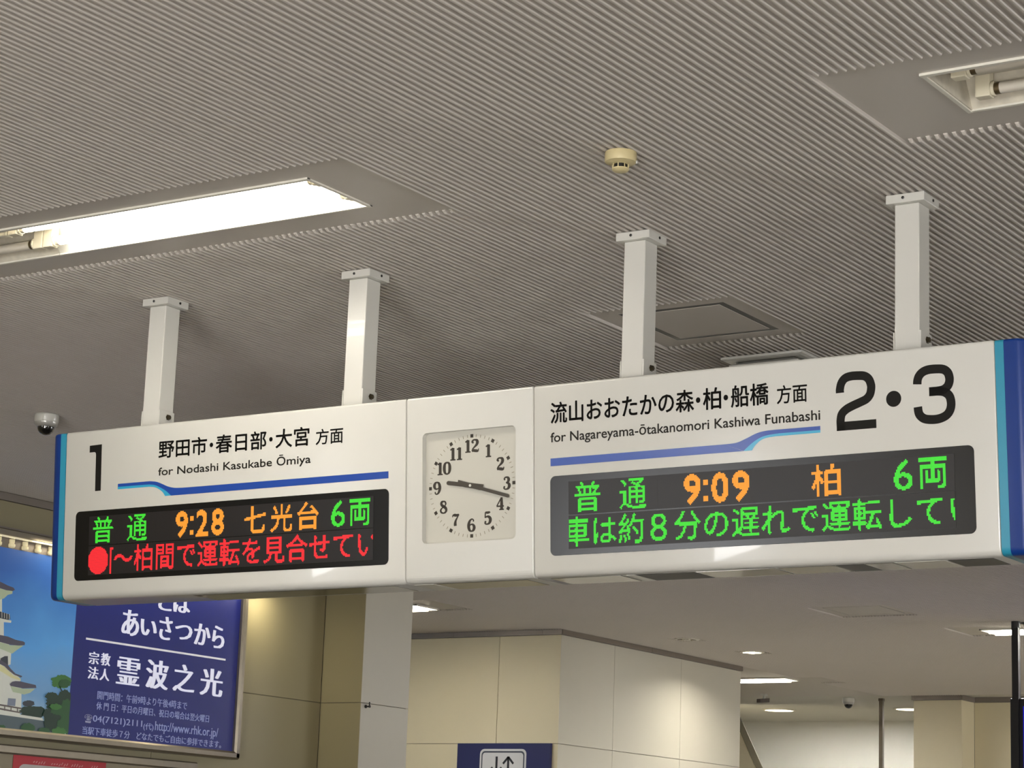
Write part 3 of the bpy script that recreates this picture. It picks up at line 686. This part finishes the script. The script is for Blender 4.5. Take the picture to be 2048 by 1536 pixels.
def clip(poly, k, lim, s):
    out = []
    for i, p in enumerate(poly):
        o = poly[i-1]; ip, io = s*(p[k]-lim) >= 0, s*(o[k]-lim) >= 0
        if ip != io: t = (lim-o[k])/(p[k]-o[k]); out.append((o[0]+t*(p[0]-o[0]), o[1]+t*(p[1]-o[1])))
        if ip: out.append(p)
    return out
def layer(pts, m, w, name='printed_shape'):
    q = [lp(a/S, 1160+b/S) for a, b in pts]
    for k, lim, sg in ((0, x0, 1), (0, xm, -1), (1, y0, 1), (1, y1, -1)):
        if q: q = clip(q, k, lim, sg)
    if len(q) < 3: return
    MB().add([(*p, W0+w*.0014) for p in q], [tuple(range(len(q)))]).build(name, m, pic)
CW = pr_mat('print_white_wall', (214, 216, 206)); CS = pr_mat('print_eave', (176, 190, 160)); CRF = pr_mat('print_roof', (78, 76, 92)); CDK = pr_mat('print_dark', (52, 58, 66))
CST = pr_mat('print_stone', (78, 94, 100)); CWN = pr_mat('print_window', (120, 130, 148)); TD = pr_mat('print_tree_dark', (24, 52, 38)); TM = pr_mat('print_tree_mid', (38, 84, 44)); TL = pr_mat('print_tree_light', (58, 112, 50)); CRL = pr_mat('print_rail', (96, 88, 84))
CY_ = pr_mat('print_warm_wall', (212, 208, 160))
def blob(cx, cy, rx, ry, m, w, n=36):
    layer([(cx+rx*math.cos(2*PI*i/n)*(1+random.uniform(-.14, .14)), cy+ry*math.sin(2*PI*i/n)*(1+random.uniform(-.16, .16))) for i in range(n)], m, w, 'printed_tree')
layer([(-900, 110), (15, 110), (15, 270), (30, 290), (30, 460), (60, 470), (90, 600), (85, 690), (50, 700), (160, 800), (175, 900), (172, 1062), (160, 1100), (-900, 980)], CW, 1)
layer([(-900, 0), (-100, -30), (10, 20), (60, 45), (105, 62), (118, 80), (100, 90), (50, 84), (0, 68), (-900, 10)], CRF, 3)
layer([(-100, 50), (0, 68), (50, 84), (100, 90), (98, 112), (60, 122), (30, 150), (0, 160), (-100, 150)], CS, 2)
layer([(0, 258), (75, 282), (80, 318), (60, 330), (0, 312), (-200, 280), (-200, 220)], CDK, 3)
for i in range(4): layer([(8+i*20, 262+i*5), (12+i*20, 263+i*5), (12+i*20, 310+i*4), (8+i*20, 309+i*4)], CW, 4)
layer([(0, 314), (88, 332), (84, 350), (0, 342)], CW, 4)
layer([(-300, 380), (0, 450), (60, 462), (120, 488), (185, 502), (198, 512), (196, 532), (150, 536), (80, 530), (0, 508), (-300, 440)], CRF, 4)
layer([(-300, 440), (0, 510), (80, 532), (188, 536), (130, 575), (95, 602), (0, 562), (-300, 500)], CS, 3)
layer([(35, 622), (60, 622), (62, 695), (0, 660), (0, 640)], CDK, 3)
layer([(-100, 630), (0, 655), (55, 690), (80, 725), (120, 765), (175, 785), (165, 797), (105, 772), (60, 735), (30, 705), (0, 690), (-100, 660)], CRF, 5)
layer([(-100, 665), (0, 695), (30, 710), (60, 740), (100, 778), (160, 802), (165, 822), (90, 800), (0, 745), (-100, 720)], CY_, 4)
layer([(72, 850), (95, 830), (120, 826), (160, 828), (190, 836), (285, 858), (290, 882), (180, 886), (80, 866)], CRF, 5)
layer([(85, 868), (180, 888), (282, 888), (240, 922), (190, 936), (150, 925), (100, 915)], CS, 4)
layer([(62, 965), (125, 970), (120, 1030), (55, 1024)], CWN, 3)
layer([(-900, 860), (0, 1014), (172, 1044), (170, 1056), (0, 1028), (-900, 880)], CRL, 4); layer([(-900, 900), (0, 1046), (166, 1080), (165, 1090), (0, 1060), (-900, 920)], CRL, 4)
for i in range(7): layer([(-180+i*52, 985+i*9), (-172+i*52, 986+i*9), (-174+i*52, 1036+i*8), (-182+i*52, 1035+i*8)], CRL, 5)
blob(230, 1010, 50, 26, CDK, 2); blob(270, 1080, 110, 55, TD, 3)
layer([(-900, 930), (0, 1075), (340, 1128), (348, 1150), (0, 1100), (-900, 1000)], CW, 5)
layer([(-900, 1000), (0, 1098), (345, 1150), (490, 1180), (490, 1290), (-900, 1290)], CST, 4)
blob(495, 830, 82, 52, TL, 4); blob(520, 845, 50, 34, TM, 5); layer([(470, 850), (480, 850), (515, 930), (505, 935)], TD, 4)
tw = 6
for cx, cy, rx, ry, m in ((450, 1010, 85, 80, TD), (520, 960, 60, 60, TD), (430, 1120, 90, 90, TD), (540, 1080, 60, 110, TM), (470, 1060, 70, 45, TM), (410, 950, 50, 34, TD), (520, 1190, 70, 70, TM), (400, 1180, 46, 60, TD), (215, 1208, 58, 38, TM), (345, 1230, 46, 26, TM), (470, 1238, 60, 34, TL), (0, 1205, 30, 22, TM), (440, 1035, 50, 24, TL)):
    blob(cx, cy, rx, ry, m, tw); tw += .35
# white lettering
PW = pr_mat('print_white_letters', (222, 222, 228), .3); PG = pr_mat('print_small_letters', (176, 182, 208), .25)
def ptxt(s, bl, tl, br, m=PW, off=.0, mn=0., up=None, nm='lettering'):
    off = 0
    a = lp(*bl); b = lp(*tl); c = lp(*br); mb = MB()
    put_text(mb, s, a[0], c[0], a[1], b[1], off, W0+.0016, mn); return mb.build(nm, m, bp)
ptxt('と', (317, 1219), (319, 1183), (341, 1222), mn=.008); ptxt('は', (347, 1223), (348, 1186), (378, 1226), mn=.008)
for ch, xa, xb, yt_, yb in (('あ', 243, 275, 1217, 1269), ('い', 281, 311, 1237, 1269), ('さ', 318, 341, 1231, 1278), ('つ', 350, 382, 1247, 1277), ('か', 388, 418, 1245, 1288), ('ら', 424, 446, 1250, 1295)):
    ptxt(ch, (xa, yb), (xa, yt_), (xb, yb+4), mn=.008)
a = lp(172, 1277); c = lp(451, 1318)
MB().box(a[0], c[0], a[1]-.006, a[1]+.006, W0, W0+.0012).build('rule', PW, bp)
for ch, xa, xb, yt_, yb in (('霊', 233, 276, 1312, 1367), ('波', 291, 333, 1317, 1375), ('之', 346, 386, 1326, 1381), ('光', 400, 442, 1334, 1389)):
    ptxt(ch, (xa, yb), (xa, yt_), (xb, yb+5), mn=.0095)
for ch, xa, xb, yt_, yb in (('宗', 177, 196, 1302, 1327), ('教', 201, 219, 1305, 1330), ('法', 175, 195, 1332, 1357), ('人', 199, 217, 1336, 1360)):
    ptxt(ch, (xa, yb), (xa, yt_), (xb, yb+2.5), off=.004, mn=.004)
ptxt('開門時間：午前9時より午後4時まで', (194, 1398), (194, 1381), (373, 1421), PG, .006, .0012)
ptxt('休 門 日：平日の月曜日、祝日の場合は翌火曜日', (192, 1419), (192, 1403), (417, 1447), PG, .006, .0012)
ptxt('☎', (168, 1445), (169, 1428), (183, 1447), PG, .01)
ptxt('04(7121)2111', (185, 1447), (186, 1430), (283, 1460), PG, .012, .0014)
ptxt('(代)', (286, 1461), (286, 1445), (306, 1463), PG, .006, .001)
ptxt('http://www.rhk.or.jp/', (309, 1466), (310, 1442), (435, 1479), PG, .004, .0012)
ptxt('当駅下車徒歩７分　どなたでもご自由に参拝できます。', (164, 1468), (164, 1452), (441, 1500), PG, .006, .0012)
# frame of the box: bottom, right, top rails with a bevelled face
def rail(name, a, b, c, d, par, m=STEEL, bw=.012):
    """box a..b (y), c..d (z) standing from the wall to in front of the print"""
    p, q = lq(a, c); r_, s_ = lq(b, d)
    return MB().box(min(p, r_), max(p, r_), min(q, s_), max(q, s_), 0.002, W0+.03).build(name, m, par, bevel=bw, seg=1)
MB().box(x0-.05, x1+.0, y0, y1+.12, -.005, W0-.001).build('box_body', TRIM, lb)
rail('bottom_rail', yl-.05, yr+.052, zb-.050, zb, lb); rail('right_rail', yr, yr+.052, zb-.050, zt+.11, lb)
# header strip with its row of small lamps
h0 = zt
GOLD = mat('header_metal', (178, 168, 136), .25, .85, noise=.08)
p, q = lq(yl, h0+.058); r_, s_ = lq(yr+.20, h0+.10)
MB().box(p, r_, q, s_, .002, W0+.06).build('header_rail', STEEL, lb, bevel=.006, seg=1)
MB().box(p, r_, q-.006, q+.001, W0+.04, W0+.064).build('header_lip', mat('glowing_lip', (235, 230, 210), .2, .7, noise=0, emit=(255, 240, 200), es=.5), lb)  # metal edge, no lamp; its bright reflection is put in as glow
MB().box(p, r_, q-.058, q-.006, .002, W0-.010).build('header_back', mat('dark_header_metal', (120, 112, 92), .4, .4), lb)  # darker metal behind the row of small lamps
LMP = mat('small_header_lamp', (235, 225, 190), .3, emit=(255, 236, 180), es=.25, noise=0)
for k in range(30):
    yy = 9.41-.106*10+.106*k
    if yy > yr-.05: break
    u_, v_ = lq(yy, h0+.004)
    MB().lathe((u_, 0, W0+.008), [(.020, 0), (.020, .0)], 16) if False else None
    mb = MB()
    rs = []
    for rr, hh in ((.016, 0), (.021, .006), (.021, .020), (.015, .024), (.017, .034), (.017, .048)):
        rs.append([(u_+rr*math.cos(2*PI*j/16), v_+hh, W0+.006+rr*math.sin(2*PI*j/16)) for j in range(16)])
    mb.rings(rs).build('header_lamp', LMP, lb, smooth=True)

# notice board below with its own frame and a red notice
nb = empty('notice_board', label='framed notice board whose metal top rail runs below the big poster', cat='notice board')
nb.matrix_world = YZ @ Matrix.Translation((10.0, 1.6, -.065)); NI = nb.matrix_world.inverted()
def nq(y, z): q = NI @ Vector((PX, y, z)); return q.x, q.y
nyr, nzt = pt(392, 1523); nzt = 1.6+.650
def nrail(name, a, b, c, d, m=STEEL):
    p, q = nq(a, c); r_, s_ = nq(b, d); return MB().box(min(p, r_), max(p, r_), min(q, s_), max(q, s_), .002, W0+.022).build(name, m, nb, bevel=.008, seg=1)
nrail('top_rail', 8.3, nyr, nzt-.052, nzt); nrail('right_rail', nyr-.05, nyr, 1.0, nzt-.052); nrail('bottom_rail', 8.3, nyr, .95, 1.0)
p, q = nq(8.3, 1.0); r_, s_ = nq(nyr-.05, nzt-.052)
MB().box(p, r_, q, s_, 0.002, .040).build('backing', mat('beige_backing', (160, 150, 128), .6), nb)
rp = empty('red_notice', label='red notice with a pale rounded panel, pinned in the notice board below the poster', cat='notice')
NX = PX-.065+.042
rp.matrix_world = Matrix(((0, 0, 1, NX), (1, 0, 0, 10.0), (0, 1, 0, 2.0), (0, 0, 0, 1))); RI = rp.matrix_world.inverted()
def rq(px, py): y, z = pt(px, py, NX); q = RI @ Vector((NX, y, z)); return q.x, q.y
a = rq(27, 1509); c = rq(212, 1524); d = rq(35, 1527)
ttop = (a[1]+c[1])/2
MB().box(a[0], c[0], ttop-.9, ttop, 0, .002).build('red_sheet', mat('red_print', (196, 50, 62), .5, noise=.05), rp)
MB().prism(rrect(d[0]+.005, c[0]-.08, ttop-.75, d[1], .05), .002, .003).build('pale_panel', mat('pale_print', (205, 200, 198), .5, noise=.12, scale=9), rp)
mb = MB()
for i in range(26):
    if i in (5, 6, 14, 20, 21, 22): continue
    bx0 = a[0]+.16+i*.021
    ribbon(mb, [(bx0, ttop-.042+random.uniform(-.004, .004)), (bx0+.012, ttop-.030+random.uniform(-.006, .006))], .006, .002, .0028, sm=False)
mb.build('faint_print_marks', mat('pale_red_print', (224, 150, 152), .5), rp)

# ------------------------------------------------------------------ lift sign on the recess wall
ls = empty('lift_sign', (-10.79, 16.476, 2.5), label='dark blue sign with white pictogram of two arrows on the recess wall', cat='sign')
LZ = -2.5+EYE
def lsb(name, x0, x1, z0, z1, y0, y1, m, par=ls): return MB().box(x0+10.79, x1+10.79, y0, y1, z0+LZ, z1+LZ).build(name, m, par)
plate = lsb('blue_plate', -11.263, -10.324, .20, 1.132, -.030, 0, mat('sign_navy', (26, 30, 84), .4, noise=.03))
VX = Matrix(((1, 0, 0, 0), (0, 0, -1, 0), (0, 1, 0, 0), (0, 0, 0, 1)))
def flat(name, pts, y, m, th=.003):
    mb = MB().prism(pts, 0, th); mb.v = [(a, y-c_, b) for a, b, c_ in mb.v]; return mb.build(name, m, plate)
def rr_(x0, x1, z0, z1, r): return rrect(x0+10.79, x1+10.79, z0+LZ, z1+LZ, r)
PWH = mat('pictogram_white', (214, 214, 216), .4); PBK = mat('pictogram_black', (24, 24, 30), .4)
flat('pictogram_border', rr_(-11.027, -10.558, .62, 1.084, .045), -.030, PWH)
flat('pictogram_line', rr_(-11.010, -10.575, .637, 1.066, .034), -.033, mat('pictogram_line_grey', (70, 76, 88), .4), .001)
flat('pictogram_field', rr_(-10.998, -10.587, .649, 1.052, .026), -.034, PWH, .001)
for cx, s in ((-10.853, -1), (-10.735, 1)):
    mb = MB(); X = cx+10.79; zt_, zb_ = 1.020+LZ, .860+LZ
    ribbon(mb, [(X, zb_), (X, zt_)], .021, sm=False)
    tip = zt_ if s > 0 else zb_+.01
    for sd in (-1, 1): ribbon(mb, [(X+sd*.052, tip-s*.060), (X, tip-s*.004)], .019, sm=False)
    mb.v = [(a, -.0355-c_, b) for a, b, c_ in mb.v]; mb.build('arrow', PBK, plate)
mb = MB()
for fx in (-10.90, -10.79, -10.68):
    X = fx+10.79; mb.lathe((X, -.0355, .815+LZ), [(.022, 0), (.022, -.001)], 14, 'y')
    mb.box(X-.026, X+.026, -.0365, -.0355, .68+LZ, .785+LZ)
mb.build('three_figures', PBK, plate)

# ------------------------------------------------------------------ stair coping, brown pole and hanging monitor at the far right
SY = 24.0
q0 = on_y(1480, 1424, SY); q1 = on_y(1530, 1536, SY); q2 = on_y(1480, 1452, SY); sl = (q1[2]-q0[2])/(q1[0]-q0[0])
st = empty('stair_enclosure', (q0[0], SY, 0), label='sloping grey coping over a cream stair side wall beyond the passage', cat='stair')
X0 = -2.5; X1 = 1.2
def zz(x, off): return q0[2]+sl*x-off
vd = .17
pf = [(X0, zz(X0, vd)), (X1, zz(X1, vd)), (X1, zz(X1, 0)), (X0, zz(X0, 0))]
def xz(pts, y0, y1):
    mb = MB().prism(pts, y0, y1); mb.v = [(a, c_, b) for a, b, c_ in mb.v]; return mb
pf = [(x, min(z, CEIL-.01)) for x, z in [(-.45, zz(-.45, vd)), (X1, zz(X1, vd)), (X1, zz(X1, 0)), (-.02, zz(-.02, 0)), (-.45, CEIL-.01)]]
xz(pf, -.06, -.048).build('coping', mat('olive_grey_coping', (150, 144, 124), .8, noise=.04), st)
xz([(-.45, 0), (X1, 0), (X1, zz(X1, vd)), (-.45, zz(-.45, vd))], -.075, -.045).build('side_wall', WALL, st)
c = on_z(1763, 1397, CEIL)
r = empty('thin_pole', (c[0], c[1], 0), label='thin brown square pole from floor to ceiling left of the far pillar', cat='pole')
MB().box(-.022, .022, -.022, .022, 0, CEIL-.03).build('shaft', mat('bronze_pole', (92, 82, 66), .4, .3), r, bevel=.003)
MB().box(-.026, .026, -.026, .026, CEIL-.03, CEIL).build('ceiling_flange', mat('bronze_flange', (80, 70, 56), .4, .3), r)
MY = 16.9
a = on_y(2020, 1400, MY); w2 = on_y(2038, 1402, MY)
mo = empty('hanging_monitor', (a[0]+.6, MY+.1, a[2]), label='black hanging monitor with blue screen at the right edge', cat='monitor')
mx = -.6
BK = mat('monitor_black', (16, 14, 13), .45)
MB().box(mx, mx+1.3, -.10, .10, -.80, .012).build('monitor_case', BK, mo, bevel=.006)
SCB = mat('blue_screen', (6, 6, 60), .3, emit=(24, 24, 190), es=.9, noise=0)
MB().box(mx+.105, mx+1.22, -.104, -.10, -.74, -.05).build('screen', SCB, mo)
MB().box(mx+.112, mx+1.1, -.106, -.104, -.56, -.49).build('screen_text_band', mat('screen_light_blue', (80, 120, 250), .3, emit=(90, 140, 255), es=1, noise=0), mo)
px_ = on_y(2031, 1300, MY)[0]-(a[0]+.6)
ht = CEIL-RH-a[2]
MB().box(px_-.026, px_+.026, -.115, -.065, 0, ht-.03).box(px_-.026, px_+.026, -.122, -.10, -.8, .0).build('front_pole', BK, mo)
MB().lathe((px_, -.09, ht-.05), [(.034, 0), (.034, .05)], 20).build('pole_collar', BK, mo)
MB().lathe((px_+.052, .0, .0), [(.022, 0), (.022, ht-.012), (.045, ht-.012), (.045, ht)], 20).build('steel_pole', mat('pole_steel', (150, 150, 150), .25, .9), mo, smooth=True)
